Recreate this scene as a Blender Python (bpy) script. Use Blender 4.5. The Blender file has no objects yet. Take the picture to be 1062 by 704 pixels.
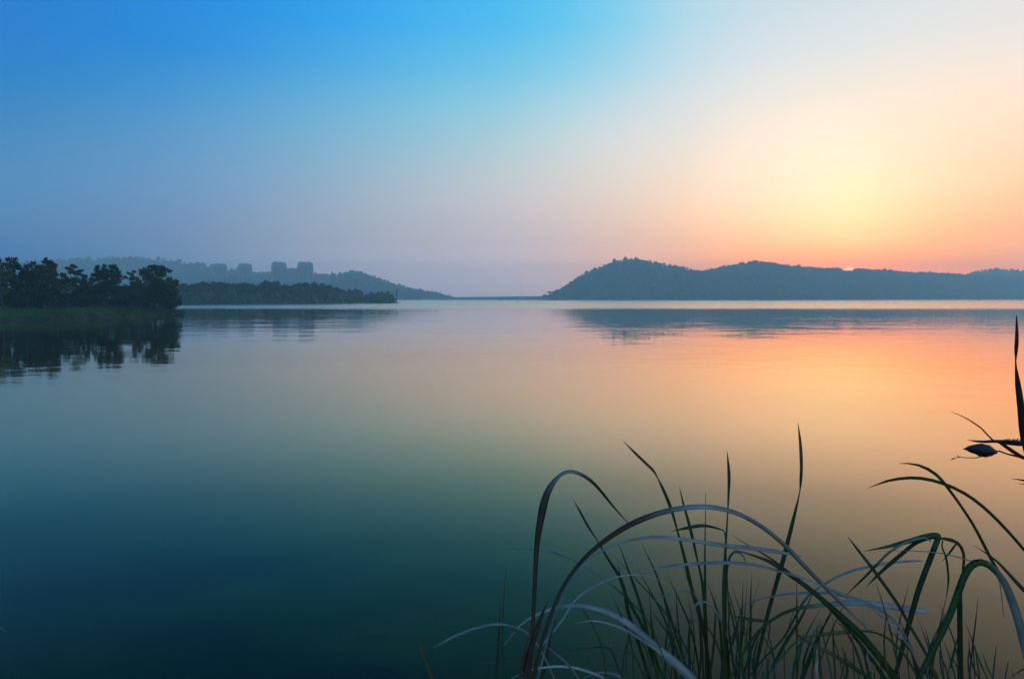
import bpy, math, random
import numpy as np
from mathutils import Vector, noise

SC = bpy.context.scene
COL = SC.collection
R = math.radians

# ------------------------------------------------------------------ camera
F = 708.0                      # focal length in photo pixels (1062 wide)
CX, CY, HROW = 531.0, 352.0, 309.2
PITCH = math.atan((CY - HROW) / F)
CAMZ = 2.5
cam_d = bpy.data.cameras.new('camera')
cam_d.sensor_width = 36.0
cam_d.lens = 36.0 * F / 1062.0
cam_d.clip_start = 0.05
cam_d.clip_end = 12000.0
cam = bpy.data.objects.new('camera', cam_d)
cam.location = (0, 0, CAMZ)
cam.rotation_euler = (math.pi / 2 - PITCH, 0, 0)
COL.objects.link(cam)
SC.camera = cam

SUN_AZ = math.atan((879.5 - CX) / F)
SUN_EL = math.atan((HROW - 280.3) / F * math.cos(SUN_AZ))

# ------------------------------------------------------------------ sky
def lin(c):
    return [(v / 255 / 12.92 if v / 255 <= 0.04045 else ((v / 255 + 0.055) / 1.055) ** 2.4) for v in c]

SKY_X = [0, 180, 350, 440, 531, 620, 700, 790, 880, 970, 1062]
SKY_Y = [0, 50, 100, 150, 200, 240, 275, 305]
SKY = [
 [(4,126,208),(16,138,220),(42,160,236),(60,174,240),(68,188,241),(105,201,240),(165,215,235),(198,221,232),(212,225,230),(220,227,230),(226,228,230)],
 [(22,128,202),(40,140,214),(64,165,229),(78,180,234),(95,192,235),(130,206,236),(182,218,234),(214,226,231),(226,230,230),(236,232,226),(241,232,223)],
 [(54,134,194),(72,149,207),(100,176,218),(118,192,224),(138,203,227),(178,215,230),(210,223,229),(236,232,225),(245,235,220),(251,234,214),(250,231,210)],
 [(76,139,188),(96,153,198),(128,178,206),(150,192,212),(176,205,214),(210,218,220),(231,224,217),(249,236,216),(255,241,216),(254,232,202),(252,220,188)],
 [(84,138,183),(107,149,189),(146,172,194),(172,186,200),(195,198,203),(220,208,202),(240,217,196),(253,233,202),(255,242,198),(255,225,182),(255,204,164)],
 [(84,130,174),(108,140,176),(148,164,184),(168,173,188),(187,183,193),(212,190,186),(238,197,172),(254,212,168),(255,228,170),(255,197,149),(246,180,150)],
 [(72,120,166),(99,134,170),(139,155,180),(156,163,184),(171,170,187),(196,170,175),(218,168,160),(242,166,138),(255,166,122),(239,161,139),(223,164,154)],
 [(66,112,158),(90,124,164),(122,144,174),(136,152,178),(148,158,181),(175,160,172),(198,158,160),(225,156,140),(248,152,120),(230,152,138),(214,154,152)],
]
SKY_BACK = {0: (165, 168, 182), 12: (155, 168, 192), 27: (125, 160, 198), 45: (90, 142, 200), 90: (70, 138, 205)}

def _spl(xs, ys, x):
    # smooth (cubic Hermite) interpolation of rows of vectors, clamped at the ends
    xs = np.array(xs, float); ys = np.array(ys, float)
    if x <= xs[0]: return ys[0]
    if x >= xs[-1]: return ys[-1]
    i = int(np.searchsorted(xs, x) - 1)
    def slope(k):
        if k == 0: return (ys[1] - ys[0]) / (xs[1] - xs[0])
        if k == len(xs) - 1: return (ys[-1] - ys[-2]) / (xs[-1] - xs[-2])
        return (ys[k + 1] - ys[k - 1]) / (xs[k + 1] - xs[k - 1])
    h = xs[i + 1] - xs[i]; t = (x - xs[i]) / h
    return ((2*t**3 - 3*t**2 + 1) * ys[i] + (t**3 - 2*t**2 + t) * h * slope(i)
            + (-2*t**3 + 3*t**2) * ys[i + 1] + (t**3 - t**2) * h * slope(i + 1))

def dir_to_px(az, el):
    d = Vector((math.sin(az) * math.cos(el), math.cos(az) * math.cos(el), math.sin(el)))
    f = Vector((0, math.cos(PITCH), -math.sin(PITCH))); u = Vector((0, math.sin(PITCH), math.cos(PITCH)))
    w = d.dot(f)
    return CX + F * d.x / w, CY - F * d.dot(u) / w

def sky_colour(az, el):
    """sRGB colour of the evening sky in a direction (degrees, azimuth from north, elevation)."""
    a = max(-36.0, min(36.0, az)); e = min(el, 24.0)
    px, py = dir_to_px(R(a), R(e))
    px = max(0, min(1062, px)); py = max(0, min(305, py))
    rows = [_spl(SKY_X, r, px) for r in SKY]
    c = _spl(SKY_Y, rows, py)
    zen = np.array((70, 138, 205.0))
    if el > 24: c = c + (zen - c) * min(1, ((el - 24) / 50.0)) ** 0.8
    out = max(0.0, abs(az) - 36.0)
    if out > 0:
        ks = sorted(SKY_BACK)
        b = _spl(ks, [SKY_BACK[k] for k in ks], el)
        t = min(1, out / (75.0 if az > 0 else 75.0)); t = t * t * (3 - 2 * t)
        c = c + (b - c) * t
    return np.clip(c, 0, 255)

# the sky stands behind the haze box: it is as much brighter out there as the air in between takes away
HAZE_DENSITY = 0.0009
HAZE_COLOUR = (0.66, 0.97, 1.0)
HAZE_GLOW = (0.09, 0.205, 0.335)
BOX = (2000.0, -120.0, 1860.0, -3.0, 92.0)          # half width, y0, y1, z0, z1
def sky_behind_haze(az, el):
    d = (math.sin(R(az)) * math.cos(R(el)), math.cos(R(az)) * math.cos(R(el)), math.sin(R(el)))
    ts = [BOX[0] / max(1e-6, abs(d[0])), (BOX[2] if d[1] > 0 else -BOX[1]) / max(1e-6, abs(d[1])), (BOX[4] - CAMZ) / max(1e-6, d[2])]
    T = math.exp(-HAZE_DENSITY * min(ts))
    c8 = sky_colour(az, el); c = lin(c8)
    for k, g in ((0, .16 * min(1, max(0, (17 - el) / 6))), (1, .08)):                    # towards the sun the sky is brighter than the picture can hold
        q = max(0.0, min(1.0, (c8[k] - 236) / 19)); c[k] *= 1 + g * q * q * (3 - 2 * q)
    return [max(.002, (v - (1 - T) * g) / T) for v, g in zip(c, HAZE_GLOW)]
RINGS = [0, 1.5, 3, 4.5, 6, 8, 10, 12.5, 15, 18, 21, 24, 30, 45, 70, 90]
STOPS = [-180, -130, -100, -75, -60, -48, -40, -36, -31, -26, -21, -16, -11, -6, -1, 4, 9, 14, 19, 23, 26, 29, 33, 37, 44, 54, 70, 95, 130, 180]
W = bpy.data.worlds.new('World'); SC.world = W; W.use_nodes = True
nt = W.node_tree; nt.nodes.clear()
def wn(t, **k):
    n = nt.nodes.new(t)
    for a, b in k.items(): setattr(n, a, b)
    return n
L = nt.links.new
def wmath(op, a, b=None):
    n = wn('ShaderNodeMath', operation=op)
    for i, v in enumerate((a, b)):
        if v is None: continue
        if isinstance(v, (int, float)): n.inputs[i].default_value = v
        else: L(v, n.inputs[i])
    return n.outputs[0]
tc = wn('ShaderNodeTexCoord'); sep = wn('ShaderNodeSeparateXYZ'); L(tc.outputs['Generated'], sep.inputs[0])
az_n = wmath('ADD', wmath('MULTIPLY', wmath('ARCTAN2', sep.outputs[0], sep.outputs[1]), 1 / (2 * math.pi)), 0.5)
el_n = wmath('MULTIPLY', wmath('ARCSINE', sep.outputs[2]), 180 / math.pi)
prev = None
for k, e in enumerate(RINGS):
    cr = wn('ShaderNodeValToRGB'); cr.color_ramp.interpolation = 'LINEAR'
    els = cr.color_ramp.elements
    while len(els) > 1: els.remove(els[-1])
    for j, a in enumerate(STOPS):
        c = sky_behind_haze(a, e) + [1]
        p = (a + 180) / 360
        if j == 0: els[0].position = p; els[0].color = c
        else:
            x = els.new(p); x.color = c
    L(az_n, cr.inputs[0])
    if prev is None: prev = cr.outputs[0]; continue
    mr = wn('ShaderNodeMapRange'); mr.inputs[1].default_value = RINGS[k - 1]; mr.inputs[2].default_value = e
    L(el_n, mr.inputs[0])
    mx = wn('ShaderNodeMix', data_type='RGBA'); L(mr.outputs[0], mx.inputs[0])
    L(prev, mx.inputs[6]); L(cr.outputs[0], mx.inputs[7]); prev = mx.outputs[2]
bg1 = wn('ShaderNodeBackground'); L(prev, bg1.inputs[0]); bg1.inputs[1].default_value = 0.97
sky = wn('ShaderNodeTexSky', sky_type='NISHITA'); sky.sun_disc = False
sky.sun_elevation = SUN_EL; sky.sun_rotation = SUN_AZ; sky.air_density = 1.5; sky.dust_density = 3.0
bg2 = wn('ShaderNodeBackground'); L(sky.outputs[0], bg2.inputs[0]); bg2.inputs[1].default_value = 0.004
# the sun's own disc, half a degree across
sunv = Vector((math.sin(SUN_AZ) * math.cos(SUN_EL), math.cos(SUN_AZ) * math.cos(SUN_EL), math.sin(SUN_EL)))
dp = wn('ShaderNodeVectorMath', operation='DOT_PRODUCT'); L(tc.outputs['Generated'], dp.inputs[0]); dp.inputs[1].default_value = sunv
dm = wn('ShaderNodeMapRange'); dm.interpolation_type = 'SMOOTHSTEP'
dm.inputs[1].default_value = math.cos(R(0.36)); dm.inputs[2].default_value = math.cos(R(0.24)); L(dp.outputs['Value'], dm.inputs[0])
bg3 = wn('ShaderNodeBackground'); bg3.inputs[0].default_value = (1, 0.86, 0.5, 1)
L(wmath('MULTIPLY', dm.outputs[0], 1.5), bg3.inputs[1])
a1 = wn('ShaderNodeAddShader'); a2 = wn('ShaderNodeAddShader'); wo = wn('ShaderNodeOutputWorld')
L(bg1.outputs[0], a1.inputs[0]); L(bg2.outputs[0], a1.inputs[1]); L(a1.outputs[0], a2.inputs[0]); L(bg3.outputs[0], a2.inputs[1])
L(a2.outputs[0], wo.inputs[0])

# ------------------------------------------------------------------ sun, exposure
sd = bpy.data.lights.new('sun', 'SUN'); sd.energy = 0.35; sd.angle = R(0.53); sd.color = (1, 0.55, 0.28)
so = bpy.data.objects.new('sun', sd); COL.objects.link(so)
lampv = Vector((sunv.x, sunv.y, sunv.z - math.sin(R(.28))))   # all but set behind the ridge
so.rotation_euler = (-lampv).to_track_quat('-Z', 'Y').to_euler(); so.location = (60, 120, 60)
VS = SC.view_settings
VS.view_transform = 'Standard'; VS.look = 'None'; VS.exposure = 0.0; VS.gamma = 1.0; VS.use_curve_mapping = False
SC.cycles.use_denoising = True
SC.cycles.max_bounces = 8; SC.cycles.volume_bounces = 3

# ------------------------------------------------------------------ helpers
def P(px, py, Y):
    """the point seen at photo pixel (px, py) that stands Y metres ahead of the camera"""
    dx, dz = (px - CX) / F, (CY - py) / F
    d = Vector((dx, math.cos(PITCH) + dz * math.sin(PITCH), -math.sin(PITCH) + dz * math.cos(PITCH)))
    return Vector((0, 0, CAMZ)) + d * (Y / d.y)

def tag(o, label=None, cat=None, group=None, kind=None):
    if label: o['label'] = label
    if cat: o['category'] = cat
    if group: o['group'] = group
    if kind: o['kind'] = kind
    return o

def empty(name, loc, label, cat, group=None):
    o = bpy.data.objects.new(name, None); COL.objects.link(o); o.location = loc
    o.empty_display_size = 0.2
    return tag(o, label, cat, group)

def mesh(name, V, Fc, mats, parent=None, smooth=True, mi=None):
    """verts in world space; parent's location is taken off so that children follow it"""
    me = bpy.data.meshes.new(name)
    off = Vector(parent.matrix_world.translation) if False else (Vector(parent['_loc']) if parent and '_loc' in parent else Vector((0, 0, 0)))
    V = np.asarray(V, np.float64).reshape(-1, 3) - np.array(off)
    if isinstance(Fc, np.ndarray):
        n, k = Fc.shape
        me.vertices.add(len(V)); me.vertices.foreach_set('co', V.astype(np.float32).ravel())
        me.loops.add(n * k); me.loops.foreach_set('vertex_index', Fc.astype(np.int32).ravel())
        me.polygons.add(n); me.polygons.foreach_set('loop_start', np.arange(0, n * k, k, dtype=np.int32))
        me.polygons.foreach_set('loop_total', np.full(n, k, np.int32))
        me.update(calc_edges=True)
    else:
        me.from_pydata([tuple(v) for v in V], [], Fc)
    if not isinstance(mats, (list, tuple)): mats = [mats]
    for m in mats: me.materials.append(m)
    if mi is not None: me.polygons.foreach_set('material_index', np.asarray(mi, np.int32))
    me.polygons.foreach_set('use_smooth', np.full(len(me.polygons), smooth, bool))
    me.update()
    o = bpy.data.objects.new(name, me); COL.objects.link(o)
    if parent: o.parent = parent
    return o

def thing(name, loc, label, cat, group=None):
    o = empty(name, loc, label, cat, group); o['_loc'] = [loc[0], loc[1], loc[2]]
    return o

class MB:
    def __init__(s): s.V = []; s.F = []; s.M = []
    def tube(s, pts, rad, n=7, m=0):
        pts = [Vector(p) for p in pts]; b = len(s.V); k = len(pts)
        for i, p in enumerate(pts):
            t = (pts[min(i + 1, k - 1)] - pts[max(i - 1, 0)]).normalized()
            a = t.cross(Vector((0.31, 0.95, 0.1)) if abs(t.z) > .8 else Vector((0, 0, 1))).normalized(); c = t.cross(a)
            r = rad[i] if isinstance(rad, (list, tuple)) else rad
            for j in range(n):
                q = 2 * math.pi * j / n; s.V.append(p + (a * math.cos(q) + c * math.sin(q)) * r)
        for i in range(k - 1):
            for j in range(n):
                j2 = (j + 1) % n
                s.F.append((b + i * n + j, b + i * n + j2, b + (i + 1) * n + j2, b + (i + 1) * n + j)); s.M.append(m)
        s.F.append(tuple(b + j for j in reversed(range(n)))); s.M.append(m)
        s.F.append(tuple(b + (k - 1) * n + j for j in range(n))); s.M.append(m)
    def prism(s, poly, z0, z1, m=0):
        b = len(s.V); n = len(poly)
        for z in (z0, z1):
            for x, y in poly: s.V.append(Vector((x, y, z)))
        for j in range(n):
            j2 = (j + 1) % n; s.F.append((b + j, b + j2, b + n + j2, b + n + j)); s.M.append(m)
        s.F.append(tuple(b + j for j in reversed(range(n)))); s.M.append(m)
        s.F.append(tuple(b + n + j for j in range(n))); s.M.append(m)
    def box(s, c, h, rz=0, m=0):
        ca, sa = math.cos(rz), math.sin(rz)
        poly = [(c[0] + x * ca - y * sa, c[1] + x * sa + y * ca) for x, y in ((-h[0], -h[1]), (h[0], -h[1]), (h[0], h[1]), (-h[0], h[1]))]
        s.prism(poly, c[2] - h[2], c[2] + h[2], m)
    def build(s, name, mats, parent=None, smooth=True): return mesh(name, s.V, s.F, mats, parent, smooth, s.M)

def interp(tab, x):
    return float(np.interp(x, [a for a, b in tab], [b for a, b in tab]))

# ------------------------------------------------------------------ materials
def nodes(name):
    m = bpy.data.materials.new(name); m.use_nodes = True
    t = m.node_tree; t.nodes.clear(); return m, t

def matte(name, c1, c2, scale=1.0, rough=0.8, spec=0.3, transl=0.0, bump=0.0, bump_scale=8.0, coord='pos', rnd=0.0):
    """two-tone noisy principled; transl mixes in light that comes through thin leaves"""
    m, t = nodes(name)
    geo = t.nodes.new('ShaderNodeNewGeometry')
    nz = t.nodes.new('ShaderNodeTexNoise'); nz.inputs['Scale'].default_value = scale; nz.inputs['Detail'].default_value = 5
    t.links.new(geo.outputs['Position'], nz.inputs['Vector'])
    cr = t.nodes.new('ShaderNodeValToRGB'); cr.color_ramp.elements[0].position = .35; cr.color_ramp.elements[1].position = .65
    cr.color_ramp.elements[0].color = (*c1, 1); cr.color_ramp.elements[1].color = (*c2, 1)
    t.links.new(nz.outputs['Fac'], cr.inputs[0])
    colr = cr.outputs[0]
    if rnd:
        ri = t.nodes.new('ShaderNodeObjectInfo'); hs = t.nodes.new('ShaderNodeHueSaturation')
        mr = t.nodes.new('ShaderNodeMapRange'); mr.inputs[3].default_value = 1 - rnd; mr.inputs[4].default_value = 1 + rnd
        t.links.new(ri.outputs['Random'], mr.inputs[0]); t.links.new(mr.outputs[0], hs.inputs['Value']); t.links.new(colr, hs.inputs['Color']); colr = hs.outputs[0]
    b = t.nodes.new('ShaderNodeBsdfPrincipled'); b.inputs['Roughness'].default_value = rough
    b.inputs['Specular IOR Level'].default_value = spec; t.links.new(colr, b.inputs['Base Color'])
    if bump:
        n2 = t.nodes.new('ShaderNodeTexNoise'); n2.inputs['Scale'].default_value = bump_scale; n2.inputs['Detail'].default_value = 6
        t.links.new(geo.outputs['Position'], n2.inputs['Vector'])
        bp = t.nodes.new('ShaderNodeBump'); bp.inputs['Strength'].default_value = 1; bp.inputs['Distance'].default_value = bump
        t.links.new(n2.outputs['Fac'], bp.inputs['Height']); t.links.new(bp.outputs[0], b.inputs['Normal'])
    out = t.nodes.new('ShaderNodeOutputMaterial'); sh = b.outputs[0]
    if transl:
        tr = t.nodes.new('ShaderNodeBsdfTranslucent'); t.links.new(colr, tr.inputs[0])
        ms = t.nodes.new('ShaderNodeMixShader'); ms.inputs[0].default_value = transl
        t.links.new(sh, ms.inputs[1]); t.links.new(tr.outputs[0], ms.inputs[2]); sh = ms.outputs[0]
    t.links.new(sh, out.inputs[0]); return m

M = {
 'leaf':      matte('dark leaves', (.009, .038, .009), (.022, .074, .014), .6, .6, .3, .15, rnd=.25),
 'leaf_yel':  matte('yellow green leaves', (.045, .085, .015), (.09, .12, .025), .8, .6, .3, .2),
 'leaf_pale': matte('grey green leaves', (.09, .12, .12), (.17, .20, .20), 1.2, .6, .3, .1),
 'bark':      matte('bark', (.03, .03, .024), (.08, .08, .065), 3, .9, .2, bump=.01),
 'grass':     matte('short grass', (.03, .085, .012), (.06, .13, .02), .5, .7, .2, .2),
 'bank':      matte('grassy soil', (.03, .08, .015), (.05, .11, .025), .25, .9, .1, bump=.03, bump_scale=3),
 'mud':       matte('wet mud', (.015, .014, .010), (.035, .030, .020), 1.5, .5, .4, bump=.02, bump_scale=6),
 'forest':    matte('far forest leaves', (.018, .045, .018), (.045, .085, .03), .05, .8, .2),
 'hill':      matte('forest floor', (.03, .05, .02), (.05, .07, .03), .02, .95, .1),
 'shore':     matte('bare shore earth', (.18, .09, .055), (.26, .14, .09), .05, .9, .1),
 'concrete':  matte('weathered concrete', (.20, .18, .18), (.32, .29, .29), .1, .85, .2),
 'facade':    matte('tower render', (.22, .22, .23), (.30, .29, .29), .03, .8, .3),
 'glass':     matte('dark window glass', (.02, .03, .04), (.04, .05, .06), .2, .15, .5),
 'steel':     matte('galvanised steel', (.2, .2, .21), (.3, .3, .3), .5, .5, .5),
 'straw':     matte('bleached straw', (.40, .34, .26), (.62, .55, .44), 30, .7, .3),
 'deadleaf':  matte('dark wet dead leaf', (.005, .009, .018), (.012, .018, .034), 9, .45, .4, bump=.006, bump_scale=25),
 'reed_dark': matte('dark wet reed', (.012, .012, .010), (.04, .028, .02), 5, .55, .3, .05),
}

def blade_material():
    m, t = nodes('grass blade'); N = t.nodes.new; lk = t.links.new
    at = N('ShaderNodeAttribute'); at.attribute_name = 'tint'
    geo = N('ShaderNodeNewGeometry'); nz = N('ShaderNodeTexNoise'); nz.inputs['Scale'].default_value = 14; nz.inputs['Detail'].default_value = 6
    lk(geo.outputs['Position'], nz.inputs['Vector'])
    mr = N('ShaderNodeMapRange'); mr.inputs[1].default_value = .3; mr.inputs[2].default_value = .7; mr.inputs[3].default_value = .65; mr.inputs[4].default_value = 1.3
    lk(nz.outputs['Fac'], mr.inputs[0])
    def mt(op, a, b):
        n = N('ShaderNodeMath'); n.operation = op
        for i, v in enumerate((a, b)):
            if isinstance(v, (int, float)): n.inputs[i].default_value = v
            elif v is not None: lk(v, n.inputs[i])
        return n.outputs[0]
    vein = mt('ADD', mt('MULTIPLY', mt('SINE', mt('MULTIPLY', at.outputs['Alpha'], 44.0), None), .22), 1.0)
    val = mt('MULTIPLY', mr.outputs[0], vein)
    hs = N('ShaderNodeHueSaturation'); lk(at.outputs['Color'], hs.inputs['Color']); lk(val, hs.inputs['Value'])
    b = N('ShaderNodeBsdfPrincipled'); b.inputs['Roughness'].default_value = .5; b.inputs['Specular IOR Level'].default_value = .35
    lk(hs.outputs[0], b.inputs['Base Color'])
    tr = N('ShaderNodeBsdfTranslucent'); lk(hs.outputs[0], tr.inputs[0])
    ms = N('ShaderNodeMixShader'); ms.inputs[0].default_value = .2; lk(b.outputs[0], ms.inputs[1]); lk(tr.outputs[0], ms.inputs[2])
    o = N('ShaderNodeOutputMaterial'); lk(ms.outputs[0], o.inputs[0]); return m
M['blade'] = blade_material()
# ------------------------------------------------------------------ water
def water_material():
    m, t = nodes('lake water')
    N = t.nodes.new; lk = t.links.new
    geo = N('ShaderNodeNewGeometry')
    def mp(sx, sy):
        v = N('ShaderNodeVectorMath'); v.operation = 'MULTIPLY'; v.inputs[1].default_value = (sx, sy, 1); lk(geo.outputs['Position'], v.inputs[0]); return v.outputs[0]
    def nz(vec, scale, det, rough=.5):
        n = N('ShaderNodeTexNoise'); n.inputs['Scale'].default_value = scale; n.inputs['Detail'].default_value = det; n.inputs['Roughness'].default_value = rough
        lk(vec, n.inputs['Vector']); return n.outputs['Fac']
    def mth(op, a, b, c=None):
        n = N('ShaderNodeMath'); n.operation = op
        for i, v in enumerate((a, b, c)):
            if v is None: continue
            if isinstance(v, (int, float)): n.inputs[i].default_value = v
            else: lk(v, n.inputs[i])
        return n.outputs[0]
    def rng(v, a, b, c, d, smooth=True):
        n = N('ShaderNodeMapRange'); n.interpolation_type = 'SMOOTHSTEP' if smooth else 'LINEAR'
        for i, q in enumerate((a, b, c, d)): n.inputs[i + 1].default_value = q
        lk(v, n.inputs[0]); return n.outputs[0]
    sp = N('ShaderNodeSeparateXYZ'); lk(geo.outputs['Position'], sp.inputs[0])
    # breeze ruffles the open lake beyond about 150 m
    edge = mth('ADD', sp.outputs[1], mth('MULTIPLY', mth('SUBTRACT', nz(mp(.012, .03), 1, 3), .5), 60))
    wind = rng(edge, 120, 200, 0, 1)
    calm = rng(nz(mp(.03, .05), 1, 2), .35, .65, .35, 1.0)
    h1 = nz(mp(.60, 1.0), .75, 2, .45)
    h2 = nz(mp(.45, 1.1), 3.2, 2, .5)
    h0 = nz(mp(.75, 1.0), .20, 2, .5)
    swell = rng(sp.outputs[1], 22, 60, 0, 1)
    amp = rng(sp.outputs[1], 6, 60, .25, 1.0)
    height = mth('ADD', mth('MULTIPLY', mth('MULTIPLY', h0, swell), .038), mth('ADD', mth('MULTIPLY', mth('MULTIPLY', h1, calm), .026), mth('MULTIPLY', h2, .0012)))
    bp = N('ShaderNodeBump'); bp.inputs['Strength'].default_value = 1; bp.inputs['Distance'].default_value = 1
    lk(mth('MULTIPLY', height, amp), bp.inputs['Height'])
    rough = mth('ADD', mth('MULTIPLY', wind, .20), rng(sp.outputs[1], 5, 40, .09, .018))
    gl = N('ShaderNodeBsdfGlossy'); gl.distribution = 'MULTI_GGX'; gl.inputs['Color'].default_value = (1, .81, .57, 1)
    lw = N('ShaderNodeLayerWeight'); lw.inputs['Blend'].default_value = .5
    tt = N('ShaderNodeValToRGB'); te = tt.color_ramp.elements
    te[0].position, te[0].color = .86, (1, .77, .56, 1); te[1].position, te[1].color = .965, (1, .93, .88, 1)
    x = te.new(.915); x.color = (1, .80, .62, 1); x = te.new(.68); x.color = (1, .775, .53, 1); lk(lw.outputs['Facing'], tt.inputs[0])
    tm = N('ShaderNodeMix'); tm.data_type = 'RGBA'; lk(wind, tm.inputs[0])
    lk(tt.outputs[0], tm.inputs[6]); tm.inputs[7].default_value = (1, .84, .68, 1); lk(tm.outputs[2], gl.inputs['Color'])
    lk(rough, gl.inputs['Roughness']); lk(bp.outputs[0], gl.inputs['Normal'])
    cr = N('ShaderNodeValToRGB')
    cr.color_ramp.elements[0].position = .38; cr.color_ramp.elements[0].color = (.0004, .010, .013, 1)
    cr.color_ramp.elements[1].position = .62; cr.color_ramp.elements[1].color = (.008, .038, .013, 1)
    lk(nz(mp(.35, .8), .9, 5, .6), cr.inputs[0])
    df = N('ShaderNodeBsdfDiffuse'); lk(cr.outputs[0], df.inputs[0])
    fr = N('ShaderNodeValToRGB'); e = fr.color_ramp.elements
    tab = [(.40, .016), (.50, .03), (.58, .07), (.66, .165), (.74, .35), (.826, .70), (.90, .92), (1, 1)]
    e[0].position, e[0].color = tab[0][0], (tab[0][1],) * 3 + (1,)
    e[1].position, e[1].color = tab[-1][0], (tab[-1][1],) * 3 + (1,)
    for p, v in tab[1:-1]:
        x = e.new(p); x.color = (v, v, v, 1)
    lk(lw.outputs['Facing'], fr.inputs[0])
    ms = N('ShaderNodeMixShader'); lk(fr.outputs[0], ms.inputs[0]); lk(df.outputs[0], ms.inputs[1]); lk(gl.outputs[0], ms.inputs[2])
    out = N('ShaderNodeOutputMaterial'); lk(ms.outputs[0], out.inputs[0])
    return m
M['water'] = water_material()
wx, wy0, wy1 = 1950, -100, 1850
tag(mesh('water', [(-wx, wy0, 0), (wx, wy0, 0), (wx, wy1, 0), (-wx, wy1, 0)], [(0, 1, 2, 3)], M['water'], smooth=False),
    'calm lake water mirroring the sunset sky', 'lake', kind='structure')

# ------------------------------------------------------------------ land: lofted terrain strips
def loft(name, cols, mats, label, cat, mi_fn=None):
    n, k = len(cols), len(cols[0]); V = [p for c in cols for p in c]
    f, mi = [], []
    for i in range(n - 1):
        for j in range(k - 1):
            f.append((i * k + j, (i + 1) * k + j, (i + 1) * k + j + 1, i * k + j + 1)); mi.append(mi_fn(i, j) if mi_fn else 0)
    return tag(mesh(name, V, f, mats, mi=mi), label, cat, kind='structure')

ICO_V = ICO_F = None
def ico():
    global ICO_V, ICO_F
    if ICO_V is None:
        import bmesh
        bm = bmesh.new(); bmesh.ops.create_icosphere(bm, subdivisions=1, radius=1)
        ICO_V = np.array([v.co[:] for v in bm.verts]); ICO_F = np.array([[v.index for v in f.verts] for f in bm.faces]); bm.free()
    return ICO_V, ICO_F

def blobs(name, centres, radii, mat, seed, label, cat):
    """a far forest as one mass: a lumpy crown for each tree"""
    rg = np.random.default_rng(seed); v, f = ico(); n = len(centres)
    C = np.array(centres); r = np.array(radii)
    lump = 1 + rg.normal(0, .24, (n, len(v)))
    sc = np.stack([rg.uniform(.85, 1.2, n), rg.uniform(.85, 1.2, n), rg.uniform(.9, 1.5, n)], 1)
    V = C[:, None, :] + v[None] * lump[..., None] * (r[:, None] * sc)[:, None, :]
    Fa = f[None] + (np.arange(n) * len(v))[:, None, None]
    return tag(mesh(name, V.reshape(-1, 3), Fa.reshape(-1, 3), mat, smooth=False), label, cat, kind='stuff')

def hill_land(name, prof, shoreD, depth, step, px0, px1, canopy, label, flabel, seed, spacing, rmean, back=260, shore_mat=True, land='hill'):
    TT = [0, .012, .04, .12, .25, .4, .55, .7, .85, 1.0]
    def ridge(px):
        Ds = interp(shoreD, px); Dr = Ds + interp(depth, px) if isinstance(depth, list) else Ds + depth
        top = P(px, interp(prof, px), Dr)
        return Ds, Dr, max(top.z - canopy, .5)
    def point(px, t):
        Ds, Dr, zr = ridge(px); Y = Ds + (Dr - Ds) * t
        b = P(px, HROW, Y)
        s = (.55 * t + .45 * math.sin(t * math.pi / 2))
        z = zr * s
        z += zr * .10 * noise.noise((b.x * .012, Y * .012, seed)) * math.sin(min(t, 1) * math.pi)
        return Vector((b.x, Y, z))
    cols = []
    px = px0
    while px <= px1 + .01:
        c = [point(px, 0) + Vector((0, -3, -1.2))] + [point(px, t) + Vector((0, 0, -.15 if t == 0 else 0)) for t in TT]
        e = c[-1]; d = Vector((e.x, e.y, 0)).normalized()
        for q, zf in ((.35, .8), (.7, .4), (1, 0)):
            c.append(Vector((e.x + d.x * back * q, e.y + d.y * back * q, e.z * zf - (1.2 if zf == 0 else 0))))
        cols.append(c); px += step
    loft(name, cols, [M[land], M['shore']], label, 'hill', (lambda i, j: 1 if j <= 1 else 0) if shore_mat else None)
    rg = random.Random(seed); cs, rs = [], []
    px = px0
    while px < px1:
        Ds, Dr, zr = ridge(px)
        du = spacing / Dr * F
        n = max(1, int((Dr - Ds) / spacing))
        if zr > 1.5:
            for k in range(n + 2):
                t = min(1.0, max(.02, (k + rg.uniform(-.5, .5)) / n))
                p = point(px + rg.uniform(-.6, .6) * du, min(t, 1))
                if p.z < .6: continue
                r = rmean * rg.choice((.6, .75, .9, 1, 1.1, 1.3)) * min(1, .35 + p.z / 9.0)
                sink = .5
                if t > .86: r *= rg.choice((.55, .7, .85, 1.0)); sink = rg.choice((.2, .5, .8, 1.1, 1.5)) * canopy / (1.6 * r)
                if abs(px - 879) < 7 and t > .7: continue
                cs.append((p.x, p.y, p.z + r * sink)); rs.append(r)
        px += du
    blobs('forest', cs, rs, M['forest'], seed, flabel, 'forest')

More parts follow.
